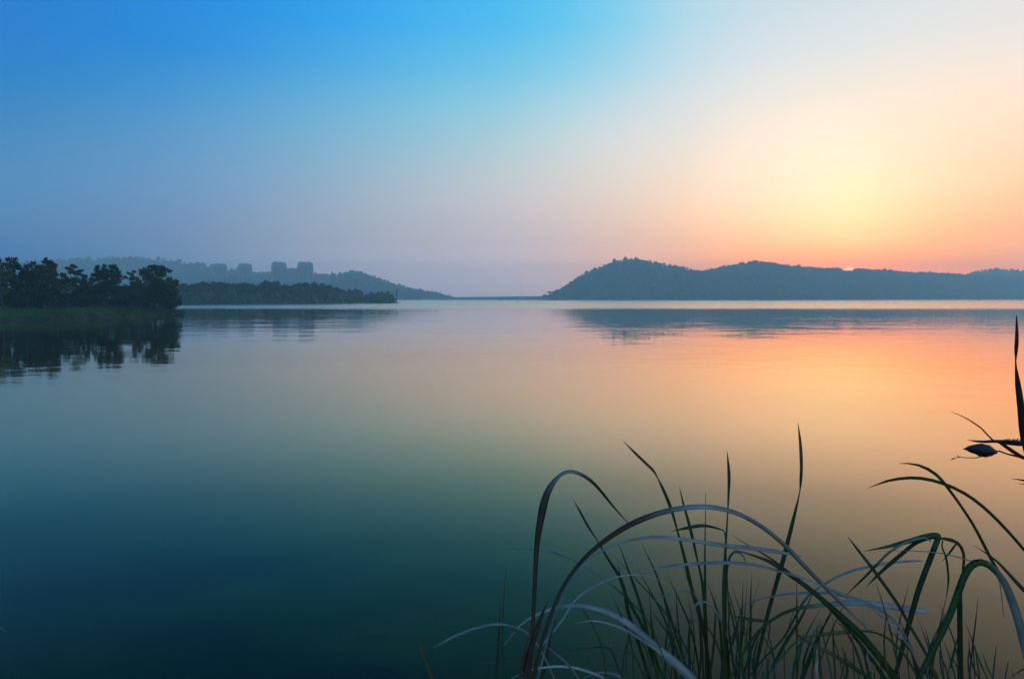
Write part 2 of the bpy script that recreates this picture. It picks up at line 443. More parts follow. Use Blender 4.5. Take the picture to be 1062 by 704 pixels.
# right-hand wooded hills
PROF1 = [(552, 309.5), (565, 308), (575, 303), (586.5, 297), (603, 285.5), (613, 281), (623, 277), (632, 273), (640, 270.3), (651, 268), (663, 269), (677, 272.6), (700, 276), (713, 278.5), (726, 281.5), (745, 284), (790, 292), (840, 303), (860, 308)]
PROF2 = [(640, 306), (690, 290), (726, 281.5), (737, 279), (754, 276), (768, 273), (782, 271.6), (795, 271.6), (809, 274), (836, 277), (853, 278.4), (866, 278.9), (873, 278.7), (879, 278.9), (885, 278.6), (891, 278.6), (911, 280), (939, 282), (966, 283.4), (990, 284.3), (1007, 285), (1035, 287), (1062, 288), (1110, 290), (1200, 290), (1260, 296)]
PROF3 = [(930, 300), (985, 287), (1005, 283), (1017, 280), (1034, 279), (1050, 279.5), (1062, 281), (1100, 284), (1200, 280), (1330, 285), (1450, 296)]
SHORE = [(552, 880), (600, 830), (760, 820), (900, 930), (1062, 1150), (1260, 1200)]
hill_land('hill', PROF2, [(a, b + 12) for a, b in SHORE], 300, 3, 690, 1240, 3.0, 'long wooded ridge right of the lake under the setting sun', 'forest covering the long ridge under the sun', 3, 6.6, 2.7)
hill_land('hill', PROF1, SHORE, 240, 3, 552, 860, 3.0, 'rounded wooded hill at the middle of the far shore', 'forest covering the rounded hill in the middle', 2, 6.0, 2.5)
hill_land('hill', PROF3, [(930, 1500), (1450, 1500)], 160, 5, 940, 1240, 4, 'pale ridge behind the long ridge at right', 'forest on the pale ridge at the right edge', 4, 8, 3.6, shore_mat=False, back=120)
# left-hand far hills
PROFB = [(60, 300), (190, 291), (220, 288), (250, 285), (270, 283), (300, 282.5), (330, 284.5), (350, 284.3), (360, 282.3), (367, 281.2), (376, 282.5), (385, 285.5), (398, 290), (410, 294.5), (425, 298.5), (440, 301.5), (455, 304.5), (468, 307), (485, 309)]
PROFA = [(-500, 275), (-200, 268), (-60, 272), (40, 271), (80, 268.5), (120, 267.2), (150, 267.8), (175, 269.5), (200, 272.5), (230, 277), (260, 282), (300, 290), (345, 300), (380, 307)]
hill_land('hill', PROFA, [(-260, 1190), (400, 1190)], 170, 6, -260, 380, 4, 'palest far range behind the left tree bank', 'forest on the palest far range at left', 5, 12, 4.2, shore_mat=False, back=100)
hill_land('hill', PROFB, [(60, 960), (400, 960), (490, 1080)], 220, 4, 60, 485, 4, 'blue hazy hill sloping down right of the towers', 'forest on the blue hazy hill by the towers', 6, 6.6, 2.6, shore_mat=False, back=100)

# ------------------------------------------------------------------ land: left bank and low peninsula, near bank
def shore_land(name, shore, prof, mats, label, mi_fn, seed, amp):
    cols = []
    for i, ((x, y), (nx, ny)) in enumerate(shore):
        l = math.hypot(nx, ny); nx, ny = nx / l, ny / l
        c = []
        for d, z in prof:
            X, Y = x + nx * d, y + ny * d
            c.append(Vector((X, Y, z + (amp * noise.noise((X * .25, Y * .25, seed)) if z > 0 else 0))))
        cols.append(c)
    return loft(name, cols, mats, label, 'shore', mi_fn)

def sh(px, Y, n): p = P(px, HROW, Y); return ((p.x, p.y), n)
def dense(pts, k):
    out = []
    for i in range(len(pts) - 1):
        (a, n1), (b, n2) = pts[i], pts[i + 1]
        for j in range(k):
            t = j / k; out.append(((a[0] + (b[0] - a[0]) * t + .5 * noise.noise((a[0] + t * 3.1, i, 5)), a[1] + (b[1] - a[1]) * t + .5 * noise.noise((i, a[1] + t * 3.1, 2))), (n1[0] + (n2[0] - n1[0]) * t, n1[1] + (n2[1] - n1[1]) * t)))
    out.append(pts[-1]); return out

BANK_PROF = [(-2.5, -1.0), (0, -.05), (.5, .25), (1.6, .55), (3.5, .95), (6, 1.2), (10, 1.3), (25, 1.35)]
bank_shore = dense([sh(-420, 58, (-.1, 1)), sh(-200, 63, (-.15, 1)), sh(0, 74, (-.3, 1)), sh(60, 79, (-.3, 1)), sh(120, 89, (-.3, 1)),
                    sh(165, 99, (-.4, .9)), sh(183, 104, (-.7, .7)), sh(190.5, 107, (-1, .25)), sh(189, 112, (-1, -.1)), sh(180, 118, (-1, -.3)), sh(150, 135, (-.9, -.5))], 6)
shore_land('left_bank', bank_shore, BANK_PROF, [M['bank'], M['mud']], 'grassy bank under the trees at left', lambda i, j: 1 if j <= 1 else 0, 11, .12)
PEN_PROF = [(-3, -1.0), (0, -.05), (1.2, .35), (5, .8), (14, 1.1), (40, 1.2)]
pen_shore = dense([sh(60, 240, (0, 1)), sh(190, 256, (-.05, 1)), sh(260, 270, (-.05, 1)), sh(330, 303, (-.1, 1)), sh(380, 330, (-.3, 1)), sh(405, 346, (-.5, .8)), sh(416, 354, (-1, .2)), sh(412, 362, (-1, -.2)), sh(380, 385, (-.6, -.8))], 6)
shore_land('peninsula', pen_shore, PEN_PROF, [M['bank'], M['mud']], 'low wooded peninsula beyond the left bank', lambda i, j: 1 if j <= 1 else 0, 12, .2)
def bank_z(x, y): return float(np.interp(y, [-4, 1.0, 2.4, 3.4, 4.1, 5.0], [.95, .88, .74, .38, .02, -.6]))
cols = []
for i in range(61):
    x = -9 + 18 * i / 60; c = []
    for y in (-6, -4, -2, -.5, .6, 1.2, 1.8, 2.4, 2.8, 3.2, 3.6, 3.85, 4.1, 4.5, 5.0):
        c.append(Vector((x, y, bank_z(x, y) + (.04 * noise.noise((x * 1.7, y * 1.7, 1)) if y < 3.7 else -.02))))
    cols.append(c)
loft('near_bank', cols, [M['mud'], M['bank']], 'near shore below the frame', 'shore', lambda i, j: 1 if j < 8 else 0)

# haze: one even box of air round everything, sky outside
hm, ht = nodes('lake haze'); pv = ht.nodes.new('ShaderNodeVolumePrincipled')
pv.inputs['Color'].default_value = (*HAZE_COLOUR, 1); pv.inputs['Density'].default_value = HAZE_DENSITY; pv.inputs['Anisotropy'].default_value = 0.3
hout = ht.nodes.new('ShaderNodeOutputMaterial'); ht.links.new(pv.outputs[0], hout.inputs['Volume'])
hb = MB(); hb.prism([(-BOX[0], BOX[1]), (BOX[0], BOX[1]), (BOX[0], BOX[2]), (-BOX[0], BOX[2])], BOX[3], BOX[4]); hz = hb.build('haze', hm, smooth=False)
tag(hz, 'thin blue evening haze over the whole lake', 'haze', kind='stuff')

# ------------------------------------------------------------------ trees
def leaves(rg, ells, n, size):
    """n leaf sprays spread through clumps; ells = (centre, radii, weight)"""
    w = np.array([e[2] for e in ells]); w = w / w.sum(); Vs = []
    for (c, r, _), k in zip(ells, rg.multinomial(n, w)):
        m = max(4, k // 60)                                   # sub-clumps
        u = rg.normal(size=(m, 3)); u /= np.linalg.norm(u, axis=1)[:, None]
        sub = u * rg.uniform(.35, 1.0, (m, 1)) ** .5
        idx = rg.integers(0, m, k)
        p = sub[idx] + rg.normal(0, .17, (k, 3))
        Vs.append(np.array(c) + p * np.array(r))
    Cn = np.concatenate(Vs); n = len(Cn)
    a = rg.normal(size=(n, 3)); a /= np.linalg.norm(a, axis=1)[:, None]
    b = rg.normal(size=(n, 3)); b -= (a * b).sum(1)[:, None] * a; b /= np.linalg.norm(b, axis=1)[:, None]
    s = size * rg.uniform(.6, 1.4, (n, 1))
    c3 = np.cross(a, b)
    q = [Cn - a * s, Cn - b * s * .45 + c3 * s * .15, Cn + a * s, Cn + b * s * .45 + c3 * s * .15]
    V = np.stack(q, 1).reshape(-1, 3)
    return V, np.arange(4 * n).reshape(n, 4)

def limbs(mb, base, ells, r0, rnd, fork=.45):
    base = Vector(base); top = max((Vector(e[0]) for e in ells), key=lambda v: v.z)
    mid = base.lerp(Vector((base.x * .5 + top.x * .5, base.y * .5 + top.y * .5, top.z)), fork)
    mid += Vector((rnd.uniform(-.1, .1), rnd.uniform(-.1, .1), 0)) * r0 * 8
    mb.tube([base + Vector((0, 0, -.3)), base + Vector((0, 0, .12)), base.lerp(mid, .5) + Vector((rnd.uniform(-1, 1) * r0, 0, 0)), mid], [r0 * 1.5, r0 * 1.1, r0 * .85, r0 * .7], 8)
    for c, r, w in ells:
        c = Vector(c); p = mid.lerp(c, .5) + Vector((rnd.uniform(-.2, .2), rnd.uniform(-.2, .2), r[2] * .1))
        mb.tube([mid, p, c + Vector((0, 0, r[2] * .5))], [r0 * .5, r0 * .33, r0 * .08], 5)

def px_tree(name, label, cat, basepx, D, ground, ellpx, n, size, mat, seed, r0=.14, stems=1, group=None, fork=.45, depth=.8):
    """tree whose crown clumps are given as (px, row, rx, ry[, weight]) and stand at distance D"""
    rg = np.random.default_rng(seed); rnd = random.Random(seed)
    b = P(basepx, HROW, D); base = Vector((b.x, D, ground))
    t = thing(name, base, label, cat, group)
    ells = []; n = int(n * 1.5)
    for e in ellpx:
        c = P(e[0], e[1], D + rnd.uniform(-.6, .6)); k = D / F
        ells.append((tuple(c), (e[2] * k, max(e[2], e[3]) * k * depth, e[3] * k), (e[4] if len(e) > 4 else 1) * e[2] * e[3]))
    V, Fc = leaves(rg, ells, n, size)
    mesh('crown', V, Fc, mat, t, smooth=False)
    mb = MB()
    for s in range(stems): limbs(mb, base + Vector((.45 * s - .2 * (stems - 1), .15 * s, 0)), ells if s == 0 else ells[:1], r0 * (1 - .2 * s), rnd, fork)
    mb.build('trunk', M['bark'], t)
    return t

TG = 'trees along the left bank'
px_tree('tree', 'yellow-green tree cut by the left frame edge', 'tree', 2.5, 80, 1.1, [(-8, 276, 12, 9), (-2, 286, 12, 8), (-16, 292, 14, 14), (-5, 298, 10, 8, .6)], 2600, .17, M['leaf_yel'], 21, .10, group=TG)
px_tree('tree', 'tall airy tree with sky showing through its crown, second from the left', 'tree', 13, 82, 1.15, [(12, 272, 8, 5), (17, 281, 6, 7), (6, 279, 6, 6), (20, 292, 7, 6), (9, 294, 8, 6, .7)], 1500, .15, M['leaf'], 22, .09, group=TG)
px_tree('tree', 'broad round-topped dense tree left of the tallest flat-topped tree', 'tree', 32, 83, 1.2, [(33, 281, 9, 8), (26, 292, 11, 10), (38, 295, 11, 11), (31, 306, 13, 8)], 3600, .17, M['leaf'], 23, .15, group=TG)
px_tree('tree', 'tallest dense tree of the bank with a small flat tuft on top', 'tree', 49, 85, 1.2, [(47, 270, 3.5, 3.2), (50, 276, 8, 5.5), (47, 286, 11, 9), (53, 296, 11, 11), (45, 305, 12, 8)], 4000, .17, M['leaf'], 24, .16, group=TG)
px_tree('tree', 'tiered open-branched tree behind the grey bush', 'tree', 74, 89, 1.2, [(73, 277, 6, 3), (79, 282, 7, 3.5), (68, 285, 6, 3.5), (84, 288, 5, 3), (75, 292, 10, 6), (88, 297, 8, 7), (72, 303, 12, 7)], 2800, .16, M['leaf'], 25, .13, group=TG)
px_tree('tree', 'rounded olive tree on two slim pale trunks mid bank', 'tree', 109, 92, 1.2, [(104, 279, 5, 4), (113, 278, 7, 4.2), (119, 282, 5, 4.5), (100, 288, 6, 5), (111, 289, 12, 9), (104, 298, 10, 7), (118, 299, 9, 7)], 3600, .16, M['leaf'], 26, .12, stems=2, group=TG)
px_tree('tree', 'small sparse tree between the olive tree and the big end tree', 'tree', 136, 96, 1.2, [(137, 283, 4.5, 2.5), (132, 288, 5, 3), (141, 291, 5, 4), (135, 297, 9, 5), (139, 304, 10, 6)], 1900, .16, M['leaf'], 27, .1, group=TG)
px_tree('tree', 'big dark spreading tree near the end of the bank', 'tree', 160, 100, 1.2, [(154, 279, 6, 3.5), (163, 278.5, 9, 3.5), (172, 280, 6, 3), (150, 285, 7, 5), (161, 288, 12, 8), (172, 294, 9, 8), (156, 300, 13, 9), (168, 307, 12, 9)], 4600, .18, M['leaf'], 28, .2, group=TG)
px_tree('tree', 'low rounded tree overhanging the water at the tip of the bank', 'tree', 178, 102, 1.1, [(180, 295, 5.5, 4.5), (177, 303, 8, 7), (180, 311, 6.5, 8), (173, 314, 8, 7)], 2400, .17, M['leaf'], 29, .13, group=TG)
UG = 'bushes under the bank trees'
def bush(label, px, D, e, n, mat, seed): px_tree('bush', label, 'bush', px, D, 1.15, e, n, .15, mat, seed, .05, group=UG, fork=.3)
bush('pale grey-leaved bush among the dark trees at left', 72, 84, [(73, 298, 3.2, 2.4), (70, 302, 4.2, 2.6), (75, 302.5, 2.5, 2.5), (66, 304, 3, 2)], 420, M['leaf_pale'], 41)
bush('dark bush below the first two trees at left', 10, 84, [(2, 307, 14, 11), (20, 309, 11, 10), (-18, 308, 14, 11), (8, 315, 15, 4.5), (-18, 315, 14, 5)], 4600, M['leaf'], 42)
bush('dark bush below the tallest flat-tufted tree', 50, 88, [(40, 308, 13, 11), (58, 308, 12, 11), (46, 315, 16, 4.5)], 3600, M['leaf'], 43)
bush('dark bush under the tiered open-branched tree', 78, 92, [(72, 309, 12, 11), (89, 308, 12, 11), (80, 315, 16, 4.5)], 3600, M['leaf'], 44)
bush('dark bush behind the two slim pale trunks', 106, 97, [(100, 307, 12, 11), (118, 307, 12, 11), (109, 315, 16, 4.5)], 3600, M['leaf'], 45)
bush('dark bush below the small sparse tree', 136, 99, [(131, 307, 11, 11), (147, 308, 12, 11)], 3000, M['leaf'], 46)
bush('low yellow-green bush on the grass before the sparse tree', 131, 93, [(126, 319, 5, 1.6), (135, 318.8, 6, 1.8)], 700, M['leaf_yel'], 47)

# short grass of the bank
rg = np.random.default_rng(5); gv = []
pts = [c for c in bank_shore]
for _ in range(15000):
    i = rg.integers(6, 48); (x, y), (nx, ny) = pts[i]; (x2, y2), _n = pts[i + 1]; t = rg.uniform()
    l = math.hypot(nx, ny); d = 8 * rg.uniform(.02, 1) ** 1.5
    X = x + (x2 - x) * t + nx / l * d; Y = y + (y2 - y) * t + ny / l * d
    z = float(np.interp(d, [a for a, b in BANK_PROF], [b for a, b in BANK_PROF])) - .03 + .12 * noise.noise((X * .25, Y * .25, 11))
    h = rg.uniform(.08, .24) + (rg.uniform(.1, .5) * max(0, noise.noise((X * .5, Y * .5, 7)) + .25) if d < 2.2 else 0); a = rg.uniform(0, 6.28); w = rg.uniform(.02, .06)
    gv += [(X - w * math.cos(a), Y - w * math.sin(a), z), (X + w * math.cos(a), Y + w * math.sin(a), z), (X + rg.normal(0, .05), Y + rg.normal(0, .05), z + h)]
tag(mesh('grass', gv, np.arange(len(gv)).reshape(-1, 3), M['grass'], smooth=False), 'short green grass on the left bank', 'grass', kind='stuff')

# peninsula trees: three kinds, copied along the low shore
def proto_tree(seed, h, w, n):
    rnd = random.Random(seed); rg = np.random.default_rng(seed)
    t = thing('tree', (0, 0, 0), 'x', 'tree')
    ells = [((rnd.uniform(-.3, .3) * w, rnd.uniform(-.3, .3) * w, h * z), (w * r, w * r, h * .17), 1) for z, r in ((.22, .5), (.36, .6), (.5, .58), (.65, .5), (.8, .36))]
    V, Fc = leaves(rg, ells, n, .38); mesh('crown', V, Fc, M['leaf'], t, smooth=False)
    mb = MB(); limbs(mb, (0, 0, 0), ells, h * .018, rnd); mb.build('trunk', M['bark'], t)
    return t
protos = [proto_tree(61, 7.0, 4.2, 750), proto_tree(62, 7.0, 5.2, 850), proto_tree(63, 7.0, 3.4, 650)]
used = set()
def plant_copy(k, loc, s, sx, rz, label, group):
    src = protos[k]
    if k not in used: used.add(k); o = src
    else:
        o = src.copy(); COL.objects.link(o)
        for ch in src.children:
            c = ch.copy(); COL.objects.link(c); c.parent = o
    o.location = loc; o.scale = (sx, sx, s); o.rotation_euler = (0, 0, rz); o['label'] = label; o['group'] = group; o['category'] = 'tree'
PEN_TOP = [(150, 294), (187, 294.5), (200, 294), (206, 292.8), (214, 293), (220, 292.6), (230, 294), (238, 292.6), (248, 294.5), (256, 293), (268, 294.5), (279, 291.5), (284, 291.8), (292, 294.5), (310, 294.5), (325, 292.8), (333, 295), (345, 297.5), (353, 299), (370, 300.2), (375, 304)]
PEN_D = [(60, 247), (190, 264), (260, 278), (330, 311), (380, 340), (410, 355)]
rnd = random.Random(77)
px = 150.0; k = 0
while px < 374:
    for row in range(2):
        q = px + rnd.uniform(-2, 2) + row * 3
        D = interp(PEN_D, q) + row * 7 + rnd.uniform(-1.5, 2); top = P(q, interp(PEN_TOP, min(q, 375)) + rnd.uniform(-.6, 1.8), D); g = .75
        if q > 374: continue
        s = max(.4, (top.z - g) / 6.7)
        plant_copy(k % 3, (top.x, D, g), s, s * rnd.uniform(1.2, 1.6), rnd.uniform(0, 6.28), 'dark tree in the continuous treeline on the low far peninsula', 'treeline on the far peninsula'); k += 1
    px += 6.4
for q, r, w in ((381, 304.5, .7), (387, 302.6, .8), (394, 302.2, .8), (401, 302.5, .8), (406, 304.5, .65)):
    D = interp(PEN_D, q); top = P(q, r, D); s = (top.z - .6) / 6.6
    plant_copy(k % 3, (top.x, D, .6), s, s * 1.15 * w / .75, rnd.uniform(0, 6.28), 'dark tree in the small separate clump at the tip of the peninsula', 'clump at the peninsula tip'); k += 1
# undergrowth along the peninsula shore
cs, rs = [], []
for i in range(900):
    q = rnd.uniform(120, 408); D = interp(PEN_D, q) + rnd.uniform(-6, 8); r = rnd.uniform(.9, 2.3)
    if 374 < q < 379: r *= .6
    cs.append((P(q, HROW, D).x, D, .7 + r * rnd.uniform(.3, 1.1))); rs.append(r)
blobs('undergrowth', cs, rs, M['leaf'], 78, 'dark undergrowth along the far peninsula shore', 'undergrowth')
b = P(411, HROW, 352); t = thing('tree', (b.x, 352, .5), 'thin bare trunk standing at the far tip of the peninsula', 'tree')
mb = MB(); top = P(411.3, 302.5, 352); mb.tube([(b.x, 352, .2), (b.x + .1, 352, 2), top], [.22, .2, .12], 6); mb.tube([(b.x + .1, 352, 2.4), (b.x + .7, 352, 3.9)], [.1, .03], 5); mb.tube([(b.x + .1, 352, 3), (b.x - .6, 352, 4.6)], [.08, .03], 5)
mb.build('trunk', M['bark'], t)
V, Fc = leaves(np.random.default_rng(4), [(tuple(top - Vector((0, 0, .6))), (.8, .8, 1.2), 1)], 70, .25); mesh('crown', V, Fc, M['leaf'], t, smooth=False)
# two small trees at the foot of the rounded hill
for q, r, w, lab in ((570, 302.6, 5.5, 'low round tree at the waterside left end of the middle hill'), (578, 302.0, 4.5, 'taller round tree at the foot of the middle hill slope')):
    D = 872
    px_tree('tree', lab, 'tree', q, D, .6, [(q, r + 2.2, w, 2.6), (q - 1, r + 5, w, 2.6)], 500, .8, M['leaf'], int(q), .25)

# ------------------------------------------------------------------ towers, dam, mast
def tower(label, px0, px1, row, D, faint=0, n=24):
    c = P((px0 + px1) / 2, row, D); w = (px1 - px0) / F * D / 2; H = c.z; rz = math.atan2(c.x, D) * -1
    base = Vector((c.x, D, 0)); t = thing('tower_block', base, label, 'building', 'tower blocks in the haze')
    ca, sa = math.cos(rz), math.sin(rz)
    def loc(x, y): return (c.x + x * ca - y * sa, D + x * sa + y * ca)
    ch = w * .22
    poly = [loc(x, y) for x, y in ((-w, -w * .6), (-w + ch, -w * .8), (-w * .3, -w * .8), (-w * .3, -w * .66), (w * .3, -w * .66), (w * .3, -w * .8), (w - ch, -w * .8), (w, -w * .6), (w, w * .7), (-w, w * .7))]
    top = H - 5
    m = MB(); m.prism(poly, 0, top); wall = m.build('wall', M['facade'], t, False)
    m = MB()
    m.prism([loc(x, y) for x, y in ((-w * .92, -w * .55), (w * .92, -w * .55), (w * .92, w * .5), (-w * .92, w * .5))], top, H - 1.6)
    m.prism([loc(x, y) for x, y in ((-w * .76, -w * .45), (w * .74, -w * .45), (w * .74, w * .4), (-w * .76, w * .4))], H - 1.6, H)
    m.build('roof', M['facade'], t, False)
    m = MB()
    for k in range(1, n):
        z = top * k / n
        for x0, x1, y in ((-w + ch, -w * .34, -.8), (-w * .26, w * .26, -.66), (w * .34, w - ch, -.8)):
            m.prism([loc(x0, y * w - .12), loc(x1, y * w - .12), loc(x1, y * w - .003), loc(x0, y * w - .003)], z - .1, z + 1.4)
    m.build('windows', M['glass'], t, False)
tower('faintest tower block, leftmost of the four in the haze', 221, 235, 273.6, 1178)
tower('faint tower block, second from the left, standing apart', 247, 261, 273.4, 1140)
tower('clearer tower block left of the low linking block', 281.5, 297, 271.8, 1080)
tower('clearer tower block, rightmost of the four', 308.5, 324.5, 271.8, 1080)
def lowblock(label, px0, px1, row, D):
    c = P((px0 + px1) / 2, row, D); w = (px1 - px0) / F * D / 2
    t = thing('apartment_block', Vector((c.x, D, 0)), label, 'building', 'low blocks between the towers')
    m = MB(); m.box((c.x, D, (c.z - 1.5) / 2), (w, 8, (c.z - 1.5) / 2)); m.build('wall', M['facade'], t, False)
    m = MB(); m.box((c.x + w * .2, D, c.z - .75), (w * .7, 5, .75)); m.build('roof', M['facade'], t, False)
    m = MB()
    for k in range(2, 11): m.box((c.x, D - 8.05, (c.z - 2) * k / 11.5), (w * .92, .045, .7))
    m.build('windows', M['glass'], t, False)
lowblock('low block linking the two clearer towers', 297.3, 308.2, 278.2, 1085)
lowblock('low wide block left of the two clearer towers', 264, 281, 282.2, 1088)
lowblock('low block right of the rightmost tower', 326, 341, 284.0, 1088)
# dam
D0, D1 = 1010, 900
a, b2 = P(440, HROW, D0), P(585, HROW, D1)
t = thing('dam', Vector(((a.x + b2.x) / 2, (a.y + b2.y) / 2, 0)), 'long low concrete dam closing the lake between the hills', 'dam')
def dam_sec(name, sec, mat):
    V, Fc = [], []; n = 40; k = len(sec)
    dv = Vector((b2.x - a.x, b2.y - a.y, 0)).normalized(); nv = Vector((-dv.y, dv.x, 0))
    for i in range(n + 1):
        p = Vector((a.x, a.y, 0)).lerp(Vector((b2.x, b2.y, 0)), i / n); rise = .8 + .5 * i / n
        for o, z in sec: V.append(p + nv * o + Vector((0, 0, z * rise * 1.35 if z > 0 else z)))
    for i in range(n):
        for j in range(k - 1): Fc.append((i * k + j, (i + 1) * k + j, (i + 1) * k + j + 1, i * k + j + 1))
    Fc.append(tuple(range(k))); Fc.append(tuple(reversed(range(n * k, n * k + k))))
    return mesh(name, V, Fc, mat, t, False)
dam_sec('embankment', [(-9, -.8), (-3, 2.2), (3, 2.2), (9, -.8)], M['concrete'])
dam_sec('parapet', [(-2.9, 2.19), (-2.9, 3.1), (-2.5, 3.1), (-2.5, 2.19)], M['concrete'])
c = P(541, 290, 1500); t = thing('mast', Vector((c.x, 1500, 0)), 'thin distant mast rising in the haze above the dam', 'mast')
mb = MB()
for i, (sx, sy) in enumerate(((-1, -1), (1, -1), (1, 1), (-1, 1))):
    mb.tube([(c.x + sx * 1.8, 1500 + sy * 1.8, -.5), (c.x + sx * .35, 1500 + sy * .35, c.z)], [.15, .11], 5)
for k in range(9):
    z = c.z * (k + .5) / 9; w = 1.8 - 1.45 * (k + .5) / 9
    for q in ((-w, -w, w, -w), (w, -w, w, w), (w, w, -w, w), (-w, w, -w, -w)):
        mb.tube([(c.x + q[0], 1500 + q[1], z), (c.x + q[2], 1500 + q[3], z + c.z / 18)], .07, 4)
mb.build('lattice', M['steel'], t)

# ------------------------------------------------------------------ foreground reeds
def catmull(pts, n):
    pts = [Vector(p) for p in pts]; out = []; k = len(pts)
    seg = [0.0]
    for i in range(k - 1): seg.append(seg[-1] + (pts[i + 1] - pts[i]).length)
    for s in range(n + 1):
        L_ = seg[-1] * s / n; i = 0
        while i < k - 2 and seg[i + 1] < L_: i += 1
        t = (L_ - seg[i]) / max(1e-9, seg[i + 1] - seg[i])
        p0, p1, p2, p3 = pts[max(i - 1, 0)], pts[i], pts[i + 1], pts[min(i + 2, k - 1)]
        if i == 0: p0 = p1 * 2 - p2
        if i == k - 2: p3 = p2 * 2 - p1
        out.append(.5 * (2 * p1 + (p2 - p0) * t + (2 * p0 - 5 * p1 + 4 * p2 - p3) * t * t + (3 * p1 - p0 - 3 * p2 + p3) * t ** 3))
    return out

TINT = {'g': (.020, .066, .012), 'l': (.055, .14, .022), 'p': (.27, .33, .30), 'b': (.060, .044, .020), 'y': (.11, .08, .02), 'd': (.022, .018, .013)}  # the pale tint has the sky's sheen on arching leaves painted in
PROFW = [(0, .55), (.15, .8), (.4, 1.0), (.65, .85), (.85, .45), (1, .04)]
BR = random.Random(9)

def ribbon(name, pts3, widths, thetas, kinds, parent):
    """a grass blade: folded along its midrib, tapered, with real thickness. theta tilts the flat side from facing back (0) towards facing up"""
    n = len(pts3) - 1; V, Fc, mi = [], [], []
    cam0 = Vector((0, 0, CAMZ)); hue = BR.uniform(.75, 1.3)
    for i, p in enumerate(pts3):
        t = (pts3[min(i + 1, n)] - pts3[max(i - 1, 0)]).normalized(); v = (p - cam0).normalized()
        s = t.cross(v)
        if s.length < .05: s = t.cross(Vector((1, 0, 0)))
        s.normalize(); d = (v - t * v.dot(t)).normalized()
        if (t.cross(s)).z < 0: sg = 1
        else: sg = -1
        # pick the tilt whose normal looks up
        th = thetas[i]; s1 = s * math.cos(th) + d * math.sin(th); s2 = s * math.cos(th) - d * math.sin(th)
        S = s1 if abs(t.cross(s1).z) >= abs(t.cross(s2).z) else s2
        N = t.cross(S).normalized(); N = -N if N.z < 0 else N
        if i and S.dot(lastS) < 0: S = -S
        lastS = S
        w = max(widths[i] / max(.35, math.cos(th)), .0006) * .5
        h = min(.0012, w * .3)
        V += [p + S * w + N * w * .28, p - N * h * .2, p - S * w + N * w * .28, p - N * h * 1.2]
    for i in range(n):
        a, b = i * 4, i * 4 + 4
        for j in range(4):
            j2 = (j + 1) % 4; Fc.append((a + j, a + j2, b + j2, b + j)); mi.append(0)
    Fc.append((0, 1, 2, 3)); mi.append(0); Fc.append((n * 4 + 3, n * 4 + 2, n * 4 + 1, n * 4)); mi.append(0)
    tint = np.array([TINT[k] for k in kinds]) * hue
    if name == 'blade' and n > 20 and kinds[-1] == 'g' and BR.random() < .5:   # withered tip
        k0 = int(n * BR.uniform(.78, .93)); tip = np.array(BR.choice(((.10, .06, .035), (.17, .11, .045))))
        for i in range(k0, n + 1): tint[i] += (tip - tint[i]) * min(1, (i - k0 + 1) / 3) * .85
    for _ in range(max(2, n // 9)):                       # one colour runs softly into the next along the blade
        q = tint.copy(); q[1:-1] = (tint[:-2] + 2 * tint[1:-1] + tint[2:]) / 4; tint = q
    o = mesh(name, V, Fc, M['blade'], parent, True, mi)
    ca = o.data.color_attributes.new('tint', 'FLOAT_COLOR', 'POINT')
    q = np.repeat(np.c_[tint, np.ones(n + 1)], 4, axis=0); q[:, 3] = np.tile([0, .5, 1, .5], n + 1)   # alpha runs across the blade, for its veins
    ca.data.foreach_set('color', q.astype(np.float32).ravel())
    return o

def plant(label, px, d, group='reed tussocks on the near bank'):
    b = P(px, 704, d); z = bank_z(b.x, d)
    t = thing('reed_plant', Vector((b.x, d, z)), label, 'reeds', group); t['_d'] = d; return t

def blade(pl, pts, w, kinds='g', th=15, dd=0.0, d0=None, prof=None, name='blade', n=42):
    """pts base -> tip in photo pixels, w widest apparent width in pixels, dd how far the tip leans away"""
    d0 = pl['_d'] + BR.uniform(-.12, .12) if d0 is None else d0
    L_ = [0.0]
    for a, b in zip(pts, pts[1:]): L_.append(L_[-1] + math.dist(a, b))
    p3 = [P(x, y, d0 + dd * l / L_[-1]) for (x, y), l in zip(pts, L_)]
    below = 0
    if pts[0][1] > 695:
        r = Vector(pl['_loc']); g = p3[0]; t0 = (p3[0] - p3[1]).normalized(); ext = []
        if t0.z < -.15: g = g + t0 * .11; ext = [g]
        else: t0 = Vector((0, 0, -1))
        rx = g.x + max(-.15, min(.15, t0.x * .2)) + max(-.05, min(.05, (r.x - g.x) * .2)); rz = min(bank_z(rx, d0) - .03, g.z - .05)
        p3 = [Vector((rx, d0, rz))] + ext + p3; below = 1 + len(ext)
    if w < 7 and (kinds == 'p' or not isinstance(kinds, str)): w *= .8
    sp = catmull(p3, n); prof = prof or PROFW
    mppx = [(p - Vector((0, 0, CAMZ))).dot(Vector((0, math.cos(PITCH), -math.sin(PITCH)))) / F * .84 for p in sp]
    # profile runs over the visible part
    tot = sum((p3[i + 1] - p3[i]).length for i in range(len(p3) - 1)); vis0 = sum((p3[i + 1] - p3[i]).length for i in range(below)) / tot
    W_, T_, K_ = [], [], []
    for i in range(n + 1):
        u = max(0, (i / n - vis0) / (1 - vis0))
        W_.append(w * interp(prof, u) * mppx[i])
        T_.append(R(interp(th, u) if isinstance(th, list) else th))
        if isinstance(kinds, str) and len(kinds) == 1: K_.append(kinds)
        else: K_.append(next(k for lim, k in kinds if u <= lim))
    return ribbon(name, sp, W_, T_, K_, pl)

